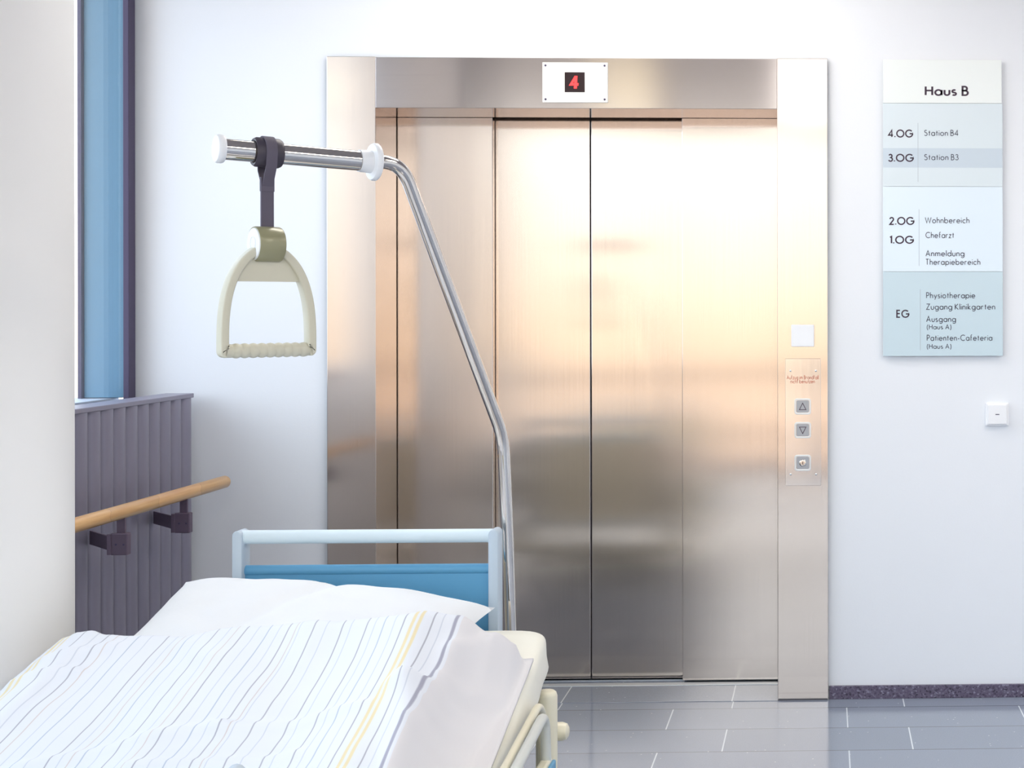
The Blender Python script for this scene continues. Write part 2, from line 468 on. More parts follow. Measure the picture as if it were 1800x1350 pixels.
# ------------------------------------------------------------------ lettering: geometric sans drawn as strokes (cap height = 1)
def arc(cx, cy, rx, ry, a0, a1, n=18):
    return [(cx + rx * math.cos(math.radians(a0 + (a1 - a0) * i / n)), cy + ry * math.sin(math.radians(a0 + (a1 - a0) * i / n))) for i in range(n + 1)]
X = 0.60
BOWL = arc(0.3, 0.3, 0.3, 0.3, 0, 360, 28)
G = {
 'H': [[(0, 0), (0, 1)], [(.62, 0), (.62, 1)], [(0, .53), (.62, .53)]],
 'a': [BOWL, [(.6, 0), (.6, X)]], 'd': [BOWL, [(.6, 0), (.6, 1.05)]], 'b': [BOWL, [(0, 0), (0, 1.05)]],
 'p': [BOWL, [(0, -.3), (0, X)]], 'g': [BOWL, [(.6, X), (.6, -.06)] + arc(.32, -.06, .28, .24, 0, -150, 12)],
 'o': [BOWL], 'e': [[(0.02, .31), (.6, .31)] + arc(.3, .3, .3, .3, 3, 318, 26)],
 'c': [arc(.3, .3, .3, .3, 48, 312, 22)], 'u': [[(0, X), (0, .23)] + arc(.23, .23, .23, .23, 180, 360, 14) + [(.46, X)]],
 'n': [[(0, 0), (0, X)], arc(.23, .37, .23, .23, 180, 0, 14) + [(.46, 0)]],
 'h': [[(0, 0), (0, 1.05)], arc(.23, .37, .23, .23, 180, 0, 14) + [(.46, 0)]],
 'm': [[(0, 0), (0, X)], arc(.2, .4, .2, .2, 180, 0, 12) + [(.4, 0)], arc(.6, .4, .2, .2, 180, 0, 12) + [(.8, 0)]],
 'r': [[(0, 0), (0, X)], arc(.2, .38, .2, .22, 180, 50, 10)],
 's': [arc(.17, .45, .16, .15, 40, 235, 12) + arc(.17, .155, .18, .155, 60, -140, 14)],
 't': [[(.14, 0), (.14, .88)], [(0, X), (.28, X)]], 'f': [[(.1, 0), (.1, .85)] + arc(.25, .85, .15, .18, 180, 70, 8), [(0, X), (.26, X)]],
 'i': [[(0, 0), (0, X)], [(0, .82), (0, .93)]], 'l': [[(0, 0), (0, 1.05)]],
 'k': [[(0, 0), (0, 1.05)], [(.38, X), (.02, .28), (.44, 0)]],
 'z': [[(0, X), (.4, X), (0, 0), (.42, 0)]], 'y': [[(0, X), (.25, .05)], [(.5, X), (.14, -.3)]],
 'S': [arc(.25, .76, .22, .22, 40, 250, 14) + arc(.25, .27, .26, .27, 75, -150, 16)],
 'B': [[(0, .53), (0, 1), (.22, 1)] + arc(.22, .765, .2, .235, 90, -90, 12) + [(0, .53)], [(0, .53), (.25, .53)] + arc(.25, .265, .25, .265, 90, -90, 12) + [(0, 0), (0, .53)]],
 'E': [[(.44, 1), (0, 1), (0, 0), (.44, 0)], [(0, .53), (.42, .53)]],
 'P': [[(0, 0), (0, 1), (.22, 1)] + arc(.22, .73, .24, .27, 90, -90, 14) + [(0, .46)]],
 'T': [[(.27, 0), (.27, 1)], [(0, 1), (.54, 1)]], 'A': [[(0, 0), (.36, 1), (.72, 0)], [(.13, .34), (.59, .34)]],
 'C': [arc(.5, .5, .5, .5, 48, 312, 26)], 'O': [arc(.5, .5, .5, .5, 0, 360, 36)],
 'G': [arc(.5, .5, .5, .5, 42, 360, 30) + [(1.0, .48), (.56, .48)]],
 'W': [[(0, 1), (.28, 0), (.56, .95), (.84, 0), (1.12, 1)]], 'Z': [[(0, 1), (.56, 1), (0, 0), (.58, 0)]],
 'K': [[(0, 0), (0, 1)], [(.52, 1), (.02, .5), (.58, 0)]],
 '1': [[(0, .86), (.2, .98), (.2, 0)]], '2': [arc(.27, .73, .25, .26, 170, -20, 14) + [(.02, 0), (.56, 0)]],
 '3': [arc(.24, .76, .2, .23, 160, -90, 14) + arc(.24, .265, .26, .265, 90, -160, 16)],
 '4': [[(.46, 0), (.46, 1), (0, .26), (.62, .26)]], '.': [[(.05, -.02), (.05, .12)]], '-': [[(0, .32), (.28, .32)]],
 '(': [arc(.45, .4, .4, .75, 125, 235, 10)], ')': [arc(-.25, .4, .4, .75, 55, -55, 10)],
}


def stroke(bm, pts, w, f):
    pts = [Vector((p[0], p[1])) for p in pts]
    q = [pts[0]]
    for p in pts[1:]:
        if (p - q[-1]).length > 1e-4: q.append(p)
    closed = (q[0] - q[-1]).length < 1e-3 and len(q) > 3
    if closed: q = q[:-1]
    n = len(q); ls = []; rs = []
    for i in range(n):
        if closed: d0 = (q[i] - q[i - 1]).normalized(); d1 = (q[(i + 1) % n] - q[i]).normalized()
        else:
            d0 = (q[i] - q[i - 1]).normalized() if i > 0 else (q[1] - q[0]).normalized()
            d1 = (q[i + 1] - q[i]).normalized() if i < n - 1 else d0
        t = (d0 + d1)
        t = t.normalized() if t.length > 1e-3 else d0
        nn = Vector((-t.y, t.x)); k = min(2.2, 1 / max(0.3, nn.dot(Vector((-d0.y, d0.x)))))
        ls.append(bm.verts.new(f(q[i] + nn * w / 2 * k))); rs.append(bm.verts.new(f(q[i] - nn * w / 2 * k)))
    for i in range(n if closed else n - 1):
        j = (i + 1) % n
        bm.faces.new((ls[i], rs[i], rs[j], ls[j]))


def text(bm, s, x0, x1, zb, cap, w, y, gap=0.24, slant=0.0):
    """write s from x0 to x1 on the plane at depth y, facing the room; baseline zb"""
    pen = 0.0; run = []
    for ch in s:
        if ch == ' ': pen += 0.34; continue
        g = G[ch]; xs = [p[0] for st in g for p in st]
        lo = min(xs) if ch not in '()' else min(xs)
        run.append((g, pen - lo)); pen += max(xs) - lo + gap
    tot = pen - gap
    kx = (x1 - x0) / (tot * cap)
    for g, off in run:
        for st in g:
            stroke(bm, st, w, lambda p, off=off: Vector((x0 + (p.x + off + slant * p.y) * cap * kx, y, zb + p.y * cap)))
    for fc in bm.faces:
        fc.normal_update()
        if fc.normal.y > 0: fc.normal_flip()
    return bm


# ================================================================== THE ROOM
YW = 5.02            # face of the lift wall
def slab(z0, z1):                # plan of the room: the glazed front runs at an angle
    bm = bmesh.new()
    pl = [(-2.62, -0.62), (3.8, -4.51), (3.8, 5.5), (-2.62, 5.5)]
    lo = [bm.verts.new((x, y, z0)) for x, y in pl]; hi = [bm.verts.new((x, y, z1)) for x, y in pl]
    fs = [bm.faces.new(lo), bm.faces.new(hi)] + [bm.faces.new((lo[k], lo[(k + 1) % 4], hi[(k + 1) % 4], hi[k])) for k in range(4)]
    bmesh.ops.recalc_face_normals(bm, faces=fs)
    return bm
bm = slab(-0.12, 0.0)
struct('floor', bm, M['floor'])
bm = mkbox(-1.559, -0.165, 4.9935, 5.204, 0.0, 0.0018, bev=0.0006); struct('trim_4', bm, M['floor_threshold'])
bm = slab(CEIL, CEIL + 0.15)
struct('ceiling', bm, M['ceiling'])
bm = bmesh.new()
box(bm, -2.405, -1.727, YW, YW + 0.45, 0, CEIL)
box(bm, 0.012, 3.6, YW, YW + 0.45, 0, CEIL)
box(bm, -1.727, 0.012, YW, YW + 0.45, 2.255, CEIL)
struct('wall_back', bm, M['wall'])
bm = bmesh.new(); box(bm, 3.6, 3.8, -4.4, 5.47, 0, CEIL); struct('wall_right', bm, M['wall'])
bm = bmesh.new()
box(bm, -2.62, -2.383, -0.7, YW, 0, 1.035)
box(bm, -2.62, -2.383, -0.7, YW, 2.84, CEIL)
struct('wall_left', bm, M['wall'])
# skirting
bm = mkbox(0.016, 3.6, YW - 0.012, YW, 0, 0.046, bev=0.0015); struct('baseboard_right', bm, M['granite'])
bm = mkbox(-2.383, -1.73, YW - 0.012, YW, 0, 0.046, bev=0.0015); struct('baseboard_left', bm, M['granite'])

# left window: dark frame, real pane, blue cladding and ledge outside
w1 = bpy.data.objects.new('window_1', None); C.objects.link(w1); w1.location = (-2.41, 2.2, 1.04); w1['kind'] = 'structure'
bm = bmesh.new()
box(bm, -2.403, -2.383, 4.958, 5.005, 1.035, 2.84, 0.002)
box(bm, -2.45, -2.383, -0.6, 4.955, 1.035, 1.064, 0.002)
box(bm, -2.45, -2.383, -0.6, 4.955, 2.79, 2.84, 0.002)
for yy in (3.35, 1.7, 0.2): box(bm, -2.45, -2.383, yy, yy + 0.06, 1.064, 2.79, 0.002)
obj('window_frame', bm, M['frame_dark'], w1, 30)
bm = mkbox(-2.426, -2.418, -0.6, 4.978, 1.06, 2.79); obj('window_pane', bm, M['glass'], w1)
bm = bmesh.new(); box(bm, -2.546, -2.405, 4.98, 5.03, 1.072, 3.1, 0.002)
p_ = struct('trim_1', bm, M['blue_panel'])
bm = bmesh.new(); box(bm, -2.560, -2.547, 4.965, 5.035, 1.06, 3.1, 0.001)
struct('trim_2', bm, M['frame_dark'])
bm = bmesh.new(); box(bm, -2.72, -2.452, -0.6, 5.03, 1.035, 1.070, 0.002); struct('trim_3', bm, M['ledge'])

# round white column beside the window
bm = bmesh.new(); lathe(bm, [(0, 0), (0, 0.255), (CEIL, 0.255), (CEIL, 0)], (-1.969, 3.25, 0), (0, 0, 1), 96)
colm = mat('column_plaster', rgb(238, 236, 233), 0.6, bump=(40, 0.05, 0.002))
struct('column', bm, colm, None, 40)

# angled glazed front behind the viewer: posts, transoms and pane
w2 = bpy.data.objects.new('window_2', None); C.objects.link(w2); w2.location = REAR_A; w2.rotation_euler = (0, 0, rang); w2['kind'] = 'structure'
def obj_local(name, bm, m, parent):
    o = obj(name, bm, m); o.parent = parent; return o
bm = bmesh.new()
npost = 5
for i in range(npost + 1):
    x = rlen * i / npost; box(bm, x - 0.025, x + 0.025, -0.09, 0.0, 0, CEIL)
box(bm, 0, rlen, -0.09, 0, 0, 0.06); box(bm, 0, rlen, -0.09, 0, CEIL - 0.08, CEIL)
box(bm, 0, rlen, -0.08, 0.0, 0.78, 0.85); box(bm, 0, rlen, -0.08, 0.0, 0.28, 0.33)
obj_local('window_frame', bm, M['frame_dark'], w2)
obj_local('window_pane', mkbox(0, rlen, -0.05, -0.042, 0.05, CEIL - 0.05), M['glass'], w2)

# ================================================================== LIFT ENTRANCE
lift = thing('elevator_entrance', 'stainless steel elevator entrance with four closed sliding door panels', 'elevator', (-0.863, 5.1, 0))
JL0, JL1, JR0, JR1 = -1.727, -1.559, -0.165, 0.012
def jamb(x0, x1):
    return mkbox(x0, x1, 5.0, 5.24, 0.0, 2.254, bev=0.0015)
obj('jamb', jamb(JL0, JL1), M['steel'], lift, 30)
obj('jamb', jamb(JR0, JR1), M['steel'], lift, 30)
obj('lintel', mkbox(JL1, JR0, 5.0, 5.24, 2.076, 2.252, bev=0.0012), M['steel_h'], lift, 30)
# door panels: outer pair in front, inner pair set back
PANELS = [(-1.60, -1.213, 5.25), (-1.235, -0.8655, 5.292), (-0.8615, -0.50, 5.292), (-0.523, -0.12, 5.25)]
for x0, x1, y in PANELS:
    obj('door_panel', mkbox(x0, x1, y, y + 0.032, 0.008, 2.10, bev=0.002), M['steel'], lift, 30)
obj('door_seal', mkbox(-0.8655, -0.8615, 5.30, 5.33, 0.008, 2.10), M['dark'], lift)
bm = bmesh.new(); box(bm, JL1 - 0.02, JR0 + 0.02, 5.205, 5.242, 0, 0.004, 0.001); box(bm, JL1 - 0.05, JR0 + 0.05, 5.285, 5.289, 0, 0.003)
obj('threshold', bm, M['alu'], lift)
bm = bmesh.new(); box(bm, -1.66, -0.07, 5.335, 5.36, 0.0, 2.3); box(bm, -1.66, -1.62, 5.25, 5.335, 0, 2.3); box(bm, -0.11, -0.07, 5.25, 5.335, 0, 2.3)
box(bm, -1.66, -0.07, 5.245, 5.335, 2.105, 2.3)
obj('shaft_light_block', bm, M['dark'], lift)  # dark box added behind the doors to keep light out
for a, b in ((JL0, JL1), (JR0, JR1)): obj('jamb_shoe', mkbox(a + 0.002, b - 0.002, 4.9985, 5.02, 0, 0.006), M['rubber'], lift)

# floor indicator on the lintel
disp = thing('floor_indicator', 'white rectangular plate with red digit 4 in a black square on the lintel', 'display', (-0.868, 5.0, 2.096))
obj('face_plate', mkbox(-0.982, -0.755, 4.996, 4.9999, 2.096, 2.236, bev=0.001), M['warm_plastic'], disp, 30)
scr = obj('screen', mkbox(-0.9045, -0.835, 4.9945, 4.9965, 2.132, 2.2015, bev=0.0008), M['black_plastic'], disp)
bm = bmesh.new(); stroke(bm, [(0.46, 0.0), (0.46, 1.0)], 0.24, lambda p: Vector((-0.8865 + p.x * 0.042 + p.y * 0.002, 4.9936, 2.144 + p.y * 0.0445)))
stroke(bm, [(0.44, 0.95), (0.08, 0.34), (0.70, 0.34)], 0.19, lambda p: Vector((-0.8865 + p.x * 0.042 + p.y * 0.002, 4.9938, 2.144 + p.y * 0.0445)))
for fc in bm.faces:
    fc.normal_update()
    if fc.normal.y > 0: fc.normal_flip()
dg = obj('digit', bm, M['red_led']); dg.parent = scr
for x in (-0.971, -0.766):
    for z in (2.107, 2.225):
        bm = bmesh.new(); lathe(bm, [(0, 0.0038), (0.0012, 0.0038), (0.0022, 0.0022), (0.0022, 0)], (x, 4.9962, z), (0, -1, 0), 14)
        obj('screw', bm, M['frame_dark'], disp, 40)

# white square box on the right jamb
det = tag(obj('call_sensor', mkbox(-0.116, -0.036, 4.978, 4.9999, 1.242, 1.319, bev=0.002), M['white_plastic'], None, 30),
          'blank white square box on the right steel jamb above the call buttons', 'sensor box')

# call panel
cp = thing('elevator_call_station', 'brushed steel call plate with up and down buttons and key switch', 'call panel', (-0.0755, 5.0, 0.754))
obj('face_plate', mkbox(-0.138, -0.0125, 4.9945, 4.9999, 0.754, 1.200, bev=0.0008), M['steel_plate'], cp, 30)
for x in (-0.119, -0.030):
    for z in (0.794, 1.157):
        bm = bmesh.new(); lathe(bm, [(0, 0.0036), (0.001, 0.0036), (0.0022, 0.0022), (0.0024, 0)], (x, 4.9947, z), (0, -1, 0), 16)
        obj('screw', bm, M['button_steel'], cp, 40)
obj('lettering', text(bmesh.new(), 'Aufzug im Brandfall', -0.1315, -0.0215, 1.128, 0.0125, 0.13, 4.9939, 0.25), M['red_print'], cp)
obj('lettering', text(bmesh.new(), 'nicht benutzen', -0.1185, -0.0345, 1.114, 0.0125, 0.13, 4.9939, 0.25), M['red_print'], cp)
def button(zc, name):
    x = -0.0765
    bm = bmesh.new(); ring_slab(bm, [(x + a, zc + b) for a, b in rrect(0.058, 0.056, 0.009)], [(x + a, zc + b) for a, b in rrect(0.047, 0.045, 0.006)], 4.9895, 4.9948)
    bmesh.ops.bevel(bm, geom=[e for e in bm.edges if all(abs(v.co.y - 4.9895) < 1e-5 for v in e.verts)], offset=0.001, segments=2, affect='EDGES')
    r = obj(name, bm, M['button_steel'], cp, 35)
    bm = bmesh.new(); prism(bm, [(x + a, zc + b) for a, b in rrect(0.0450, 0.0430, 0.006)], 4.9918, 4.9948)
    f = obj('key_face', bm, M['button_face']); f.parent = r
    return x, zc, r
def tri(x, z, s, parent):
    bm = bmesh.new()
    pts = [(-0.0115, -0.011 * s), (0.0115, -0.011 * s), (0, 0.012 * s), (-0.0115, -0.011 * s)]
    stroke(bm, pts, 0.0024, lambda p: Vector((x + p.x, 4.9914, z + p.y)))
    for fc in bm.faces:
        fc.normal_update()
        if fc.normal.y > 0: fc.normal_flip()
    a = obj('arrow', bm, M['ink']); a.parent = parent
x, z, r = button(1.032, 'up_button'); tri(x, z, 1, r)
x, z, r = button(0.949, 'down_button'); tri(x, z, -1, r)
x, z, r = button(0.834, 'key_switch')
bm = bmesh.new(); lathe(bm, [(0, 0.0125), (0.002, 0.0125), (0.003, 0.011), (0.003, 0.0075), (0.001, 0.0070), (0.001, 0)], (x, 4.9919, z), (0, -1, 0), 32)
lk = obj('lock', bm, M['chrome'], None, 40); lk.parent = r
bm = mkbox(x - 0.0012, x + 0.0012, 4.9900, 4.9910, z - 0.0045, z + 0.0045); k_ = obj('keyhole', bm, M['dark']); k_.parent = r

# ================================================================== DIRECTORY SIGN
SX, SZ = 0.209, 2.252
sx = lambda px: SX + (px - 1553) * 0.002012
sz = lambda py: SZ - (py - 106) * 0.002012
sign = thing('directory_sign', 'tall pale floor directory headed Haus B on the white wall', 'sign', (0.42, 5.015, 1.209))
YS = 5.003
PAN = [(106, 182, 'sign_head', 0.0008), (182.5, 328, 'sign_a', 0), (328.5, 477, 'sign_b', 0), (477.5, 625, 'sign_c', 0)]
obj('back_rail', mkbox(sx(1556), sx(1757), 5.009, YW, sz(622), sz(109)), M['alu'], sign)
sps = []
for i, (a, b, mm, dy) in enumerate(PAN):
    sps.append(obj('sign_panel', mkbox(sx(1552) + dy, sx(1762) - dy - (0.002 if i == 0 else 0), YS, 5.0095, sz(b), sz(a), bev=0.0006), M[mm], sign, 30))
def print_on(panel, items, rules=()):
    for s, x0, x1, bl_, cap, bold in items:
        bm = text(bmesh.new(), s, sx(x0), sx(x1), sz(bl_), cap * 0.002012, 0.19 if bold else 0.135, YS - 0.0006, 0.28 if bold else 0.27)
        o = obj('lettering', bm, M['ink' if bold else 'ink_light']); o.parent = panel
    for x, y0, y1 in rules:
        o = obj('rule_line', mkbox(sx(x) - 0.0007, sx(x) + 0.0007, YS - 0.0006, YS, sz(y1), sz(y0)), M['hair_line']); o.parent = panel
print_on(sps[0], [('Haus B', 1627, 1701, 168, 15, 1)])
band = obj('highlight_band', mkbox(sx(1552) + 0.0005, sx(1762) - 0.0005, YS - 0.0003, YS, sz(295), sz(261)), M['sign_band']); band.parent = sps[1]
print_on(sps[1], [('4.OG', 1562, 1604, 241.5, 12, 1), ('Station B4', 1625, 1684, 239, 9.6, 0), ('3.OG', 1562, 1605, 284, 12, 1), ('Station B3', 1625, 1684, 281.5, 9.6, 0)], [(1613.5, 217, 320)])
print_on(sps[2], [('2.OG', 1564, 1606, 394.5, 12, 1), ('Wohnbereich', 1626, 1703, 392, 9.6, 0), ('Chefarzt', 1627, 1676, 418, 9.6, 0), ('1.OG', 1564, 1605, 427.5, 12, 1),
                  ('Anmeldung', 1627, 1694, 450, 9.6, 0), ('Therapiebereich', 1627, 1722, 465, 9.6, 0)], [(1615, 368, 467)])
print_on(sps[3], [('EG', 1576, 1597, 557, 12, 1), ('Physiotherapie', 1628, 1713, 523.5, 9.6, 0), ('Zugang Klinikgarten', 1628, 1748, 543.5, 9.6, 0), ('Ausgang', 1628, 1679, 565, 9.6, 0),
                  ('(Haus A)', 1629, 1671, 578, 7.8, 0), ('Patienten-Cafeteria', 1629, 1743, 598, 9.6, 0), ('(Haus A)', 1629, 1671, 612, 7.8, 0)], [(1617, 508, 615)])

# light switch
sw = thing('light_switch', 'small square white light switch on the wall below the sign', 'light switch', (0.61, 5.02, 0.961))
bm = mkbox(0.570, 0.651, 5.008, YW, 0.9595, 1.0405, bev=0.003); obj('surround', bm, M['white_plastic'], sw, 30)
bm = mkbox(0.576, 0.643, 4.999, 5.0085, 0.9665, 1.0345, bev=0.002); rk = obj('rocker', bm, M['white_plastic'], sw, 30)
o = obj('marking', mkbox(0.6025, 0.6165, 4.9986, 4.9992, 0.9995, 1.0025), M['ink_light']); o.parent = rk

# ================================================================== RADIATOR AND HANDRAIL
rad = thing('radiator', 'dark grey ribbed radiator under the window beside the column', 'radiator', (-2.22, 4.5, 0.0))
y0, pitch, nt_ = 3.985, 0.0766, 13
for i in range(nt_):
    ya = y0 + i * pitch; bm = bmesh.new()
    # one flattened hollow column: front bows out slightly, groove to the next
    out_ = []
    for k in range(15):
        t = k / 14; out_.append((-2.172 - 0.015 * (2 * t - 1) ** 8 - 0.008 * (2 * t - 1) ** 2 - 0.003 * (1 - t), ya + 0.003 + (pitch - 0.006) * t))
    out_ += [(-2.265, ya + pitch - 0.003), (-2.265, ya + 0.003)]
    lo = [bm.verts.new((a, b, 0.13)) for a, b in out_]; hi = [bm.verts.new((a, b, 1.072)) for a, b in out_]
    fs = [bm.faces.new(lo), bm.faces.new(hi)]
    for k in range(len(out_)):
        j = (k + 1) % len(out_); fs.append(bm.faces.new((lo[k], lo[j], hi[j], hi[k])))
    bmesh.ops.recalc_face_normals(bm, faces=fs)
    obj('radiator_column', bm, M['radiator'], rad, 50)
obj('top_cover', mkbox(-2.268, -2.1725, y0, y0 + nt_ * pitch - 0.003, 1.072, 1.087, bev=0.002), M['radiator'], rad, 30)
obj('bottom_rail', mkbox(-2.262, -2.178, y0, y0 + nt_ * pitch, 0.1, 0.131, bev=0.002), M['radiator'], rad, 30)
for yy in (4.15, 4.8):
    bm = mkbox(-2.24, -2.20, yy, yy + 0.05, 0, 0.102); obj('foot', bm, M['radiator'], rad)
    bm = mkbox(-2.384, -2.262, yy, yy + 0.03, 0.86, 0.9); obj('wall_fixing', bm, M['radiator'], rad)

hr = thing('handrail', 'round beech wood handrail running in front of the dark radiator', 'handrail', (-2.02, 4.3, 0.795))
bm = bmesh.new()
ya, yb = 3.49, 4.86
pr = [(-2.02, ya + (yb - ya) * i / 10, 0.795) for i in range(11)]
tube(bm, pr + [(-2.02, yb + 0.004, 0.795), (-2.02, yb + 0.008, 0.795)], [0.0205] * 11 + [0.019, 0.014], 28)
obj('rail', bm, M['wood'], hr, 40)
for yy in (4.155, 4.555):
    bm = mkbox(-2.032, -2.008, yy - 0.002, yy + 0.006, 0.70, 0.782, bev=0.001)
    br_ = obj('bracket', bm, M['bracket'], hr, 30)
    bm = mkbox(-2.045, -1.997, yy - 0.012, yy + 0.012, 0.672, 0.735, bev=0.003); o = obj('clamp_block', bm, M['bracket'], None, 30); o.parent = br_; o.location = -Vector(hr.location) * 0
    bm = bmesh.new(); a = Vector((-2.045, yy, 0)); b = Vector((-2.172, yy + 0.13, 0)); d = (b - a).normalized(); nn = Vector((-d.y, d.x, 0)) * 0.003
    q = [a - nn, b - nn, b + nn, a + nn]
    lo = [bm.verts.new((v.x, v.y, 0.682)) for v in q]; hi = [bm.verts.new((v.x, v.y, 0.722)) for v in q]
    fs = [bm.faces.new(lo), bm.faces.new(hi)] + [bm.faces.new((lo[k], lo[(k + 1) % 4], hi[(k + 1) % 4], hi[k])) for k in range(4)]
    bmesh.ops.recalc_face_normals(bm, faces=fs)
    o = obj('arm', bm, M['bracket']); o.parent = br_
    bm = mkbox(-2.053, -2.042, yy - 0.016, yy + 0.014, 0.674, 0.733, bev=0.001); o = obj('clamp_jaw', bm, M['bracket'], None, 30); o.parent = br_
    for zz in (0.703,):
        for dx in (-0.008, 0.014):
            bm = bmesh.new(); lathe(bm, [(0, 0.003), (0.0015, 0.003), (0.002, 0)], (-2.021 + dx, yy - 0.0118, zz), (0, -1, 0), 12); o = obj('screw', bm, M['frame_dark']); o.parent = br_

# ================================================================== HOSPITAL BED
BX0, BX1 = -1.58, -0.668
def mz_top(y):                     # mattress surface: flat, then raised backrest
    k = max(0.0, y - 2.5); s = 0.284
    return 0.372 + s * (math.sqrt(k * k + 0.02) - math.sqrt(0.02)) * 1.0
bed = thing('hospital_bed', 'height adjustable hospital bed with blue headboard and grey rails', 'bed', (-1.13, 2.6, 0))

def end_board(name, y, x0, x1, ztop, zpan, zbot):
    rt = obj(name, mkbox(x0 + 0.018, x1 - 0.018, y + 0.012, y + 0.032, zbot, zpan, bev=0.004), M['bed_blue'], bed, 30)
    def sub(n_, b, m, sm=40):
        o = obj(n_, b, m, None, sm); o.parent = rt
        return o
    for s, xa in ((1, x0), (-1, x1)):
        bm = bmesh.new()
        # upright blade, leaning in slightly towards the top, rounded head
        pts = []
        w = 0.024
        for k in range(7):
            a = PI * k / 6; pts.append((w / 2 * math.cos(a), ztop - 0.012 + 0.012 * math.sin(a)))
        pts = [(px_ + xa + s * w / 2 , pz) for px_, pz in pts] + [(xa + (0 if s > 0 else -w), zbot - 0.02), (xa + (w if s > 0 else 0), zbot - 0.02)]
        prism(bm, pts, y - 0.008, y + 0.045, 0.003)
        sub('upright', bm, M['bed_post'])
    bm = bmesh.new(); tube(bm, [(x0 + 0.016, y + 0.016, ztop - 0.0175), (x1 - 0.016, y + 0.016, ztop - 0.0175)], 0.0168, 28)
    sub('grab_bar', bm, M['bed_bar'])
    sub('added_pale_back', mkbox(x0 + 0.026, x1 - 0.026, y + 0.0322, y + 0.040, zbot + 0.01, zpan - 0.012, bev=0.002), M['cream'], 30)  # pale back added to lighten the board's reflection in the doors
    bm = bmesh.new(); tube(bm, [(x0 + 0.02, y + 0.02, zpan - 0.006), (x1 - 0.02, y + 0.02, zpan - 0.006)], 0.013, 20)
    sub('panel_edge', bm, M['bed_blue'])
    return rt
end_board('headboard', 3.52, -1.443, -0.800, 0.836, 0.742, 0.32)
end_board('footboard', 1.76, -1.54, -0.722, 0.811, 0.72, 0.26)

# sprung deck that carries the mattress (follows the raised back)
bm = bmesh.new(); ys = [1.83 + (3.46 - 1.83) * i / 24 for i in range(25)]
TH = 0.125
rows = []
for y in ys:
    z = mz_top(y) - TH
    rows.append([bm.verts.new((x, y, zz)) for x, zz in ((BX0 + 0.03, z - 0.004), (BX1 - 0.03, z - 0.004), (BX1 - 0.03, z - 0.028), (BX0 + 0.03, z - 0.028))])
fs = []
for a, b in zip(rows, rows[1:]):
    for k in range(4): fs.append(bm.faces.new((a[k], a[(k + 1) % 4], b[(k + 1) % 4], b[k])))
fs += [bm.faces.new(rows[0]), bm.faces.new(rows[-1])]
bmesh.ops.recalc_face_normals(bm, faces=fs)
obj('mattress_deck', bm, M['cream'], bed, 30)
# frame: two long side beams, cross beams
for x in (BX0 + 0.0, BX1 - 0.005):
    bm = mkbox(x - 0.012, x + 0.018, 1.80, 3.50, 0.215 - 0.06, 0.235, bev=0.004); obj('side_beam', bm, M['cream'], bed, 30)
for y in (1.80, 2.6, 3.46):
    obj('cross_beam', mkbox(BX0, BX1, y, y + 0.04, 0.165, 0.205, bev=0.003), M['cream'], bed, 30)
# head end stays for the boards and raised back
for x in (-1.43, -0.815):
    obj('board_stay', mkbox(x - 0.012, x + 0.012, 3.50, 3.55, 0.17, 0.34, bev=0.003), M['cream'], bed, 30)
for x in (-1.5, -0.76):
    obj('board_stay', mkbox(x - 0.012, x + 0.012, 1.775, 1.81, 0.17, 0.30, bev=0.003), M['cream'], bed, 30)
for x in (-1.3, -0.95):
    bm = bmesh.new(); tube(bm, [(x, 2.62, 0.19), (x, 3.2, mz_top(3.2) - TH - 0.02)], 0.014, 14); obj('back_lifter', bm, M['rail_tube'], bed, 40)
# lengthwise rail beside the mattress, pale bar
bm = bmesh.new(); tube(bm, smooth_path([(-0.643, 1.86, 0.36), (-0.643, 3.22, 0.487), (-0.643, 3.27, 0.45), (-0.643, 3.27, 0.2)], [0, 0.03, 0.03, 0], 6), 0.009, 18)
obj('mattress_retainer', bm, M['cream'], bed, 40)
# side rail: round tube that turns down at the head end into a plank with a blue edge
sr = None
bm = bmesh.new(); tube(bm, smooth_path([(-0.616, 1.86, 0.36), (-0.616, 3.15, 0.488), (-0.613, 3.155, 0.36)], [0, 0.045, 0], 8), 0.0112, 22)
sr = obj('side_rail', bm, M['rail_tube'], bed, 40)
bm = mkbox(-0.626, -0.602, 1.86, 3.17, 0.30, 0.386, bev=0.006); o = obj('rail_plank', bm, M['cream'], None, 30); o.parent = sr
bm = mkbox(-0.6025, -0.594, 1.88, 3.165, 0.325, 0.382, bev=0.003); o = obj('edge_strip', bm, M['bed_blue'], None, 30); o.parent = sr
for y in (2.3, 3.0):
    bm = bmesh.new(); tube(bm, [(-0.632, y, 0.40), (-0.632, y, 0.2)], 0.009, 14); o = obj('rail_upright', bm, M['cream'], None, 40); o.parent = sr
    bm = mkbox(-0.69, -0.622, y - 0.02, y + 0.02, 0.19, 0.225, bev=0.003); o = obj('rail_mount', bm, M['cream'], None, 30); o.parent = sr
# mirrored rail on the far side
bm = bmesh.new(); tube(bm, smooth_path([(-1.632, 1.86, 0.40), (-1.632, 3.0, 0.40), (-1.632, 3.0, 0.2)], [0, 0.045, 0], 8), 0.0118, 20)
sl = obj('side_rail', bm, M['rail_tube'], bed, 40)
for y in (2.3, 2.95):
    bm = mkbox(-1.64, -1.58, y - 0.02, y + 0.02, 0.19, 0.225, bev=0.003); o = obj('rail_mount', bm, M['cream'], None, 30); o.parent = sl
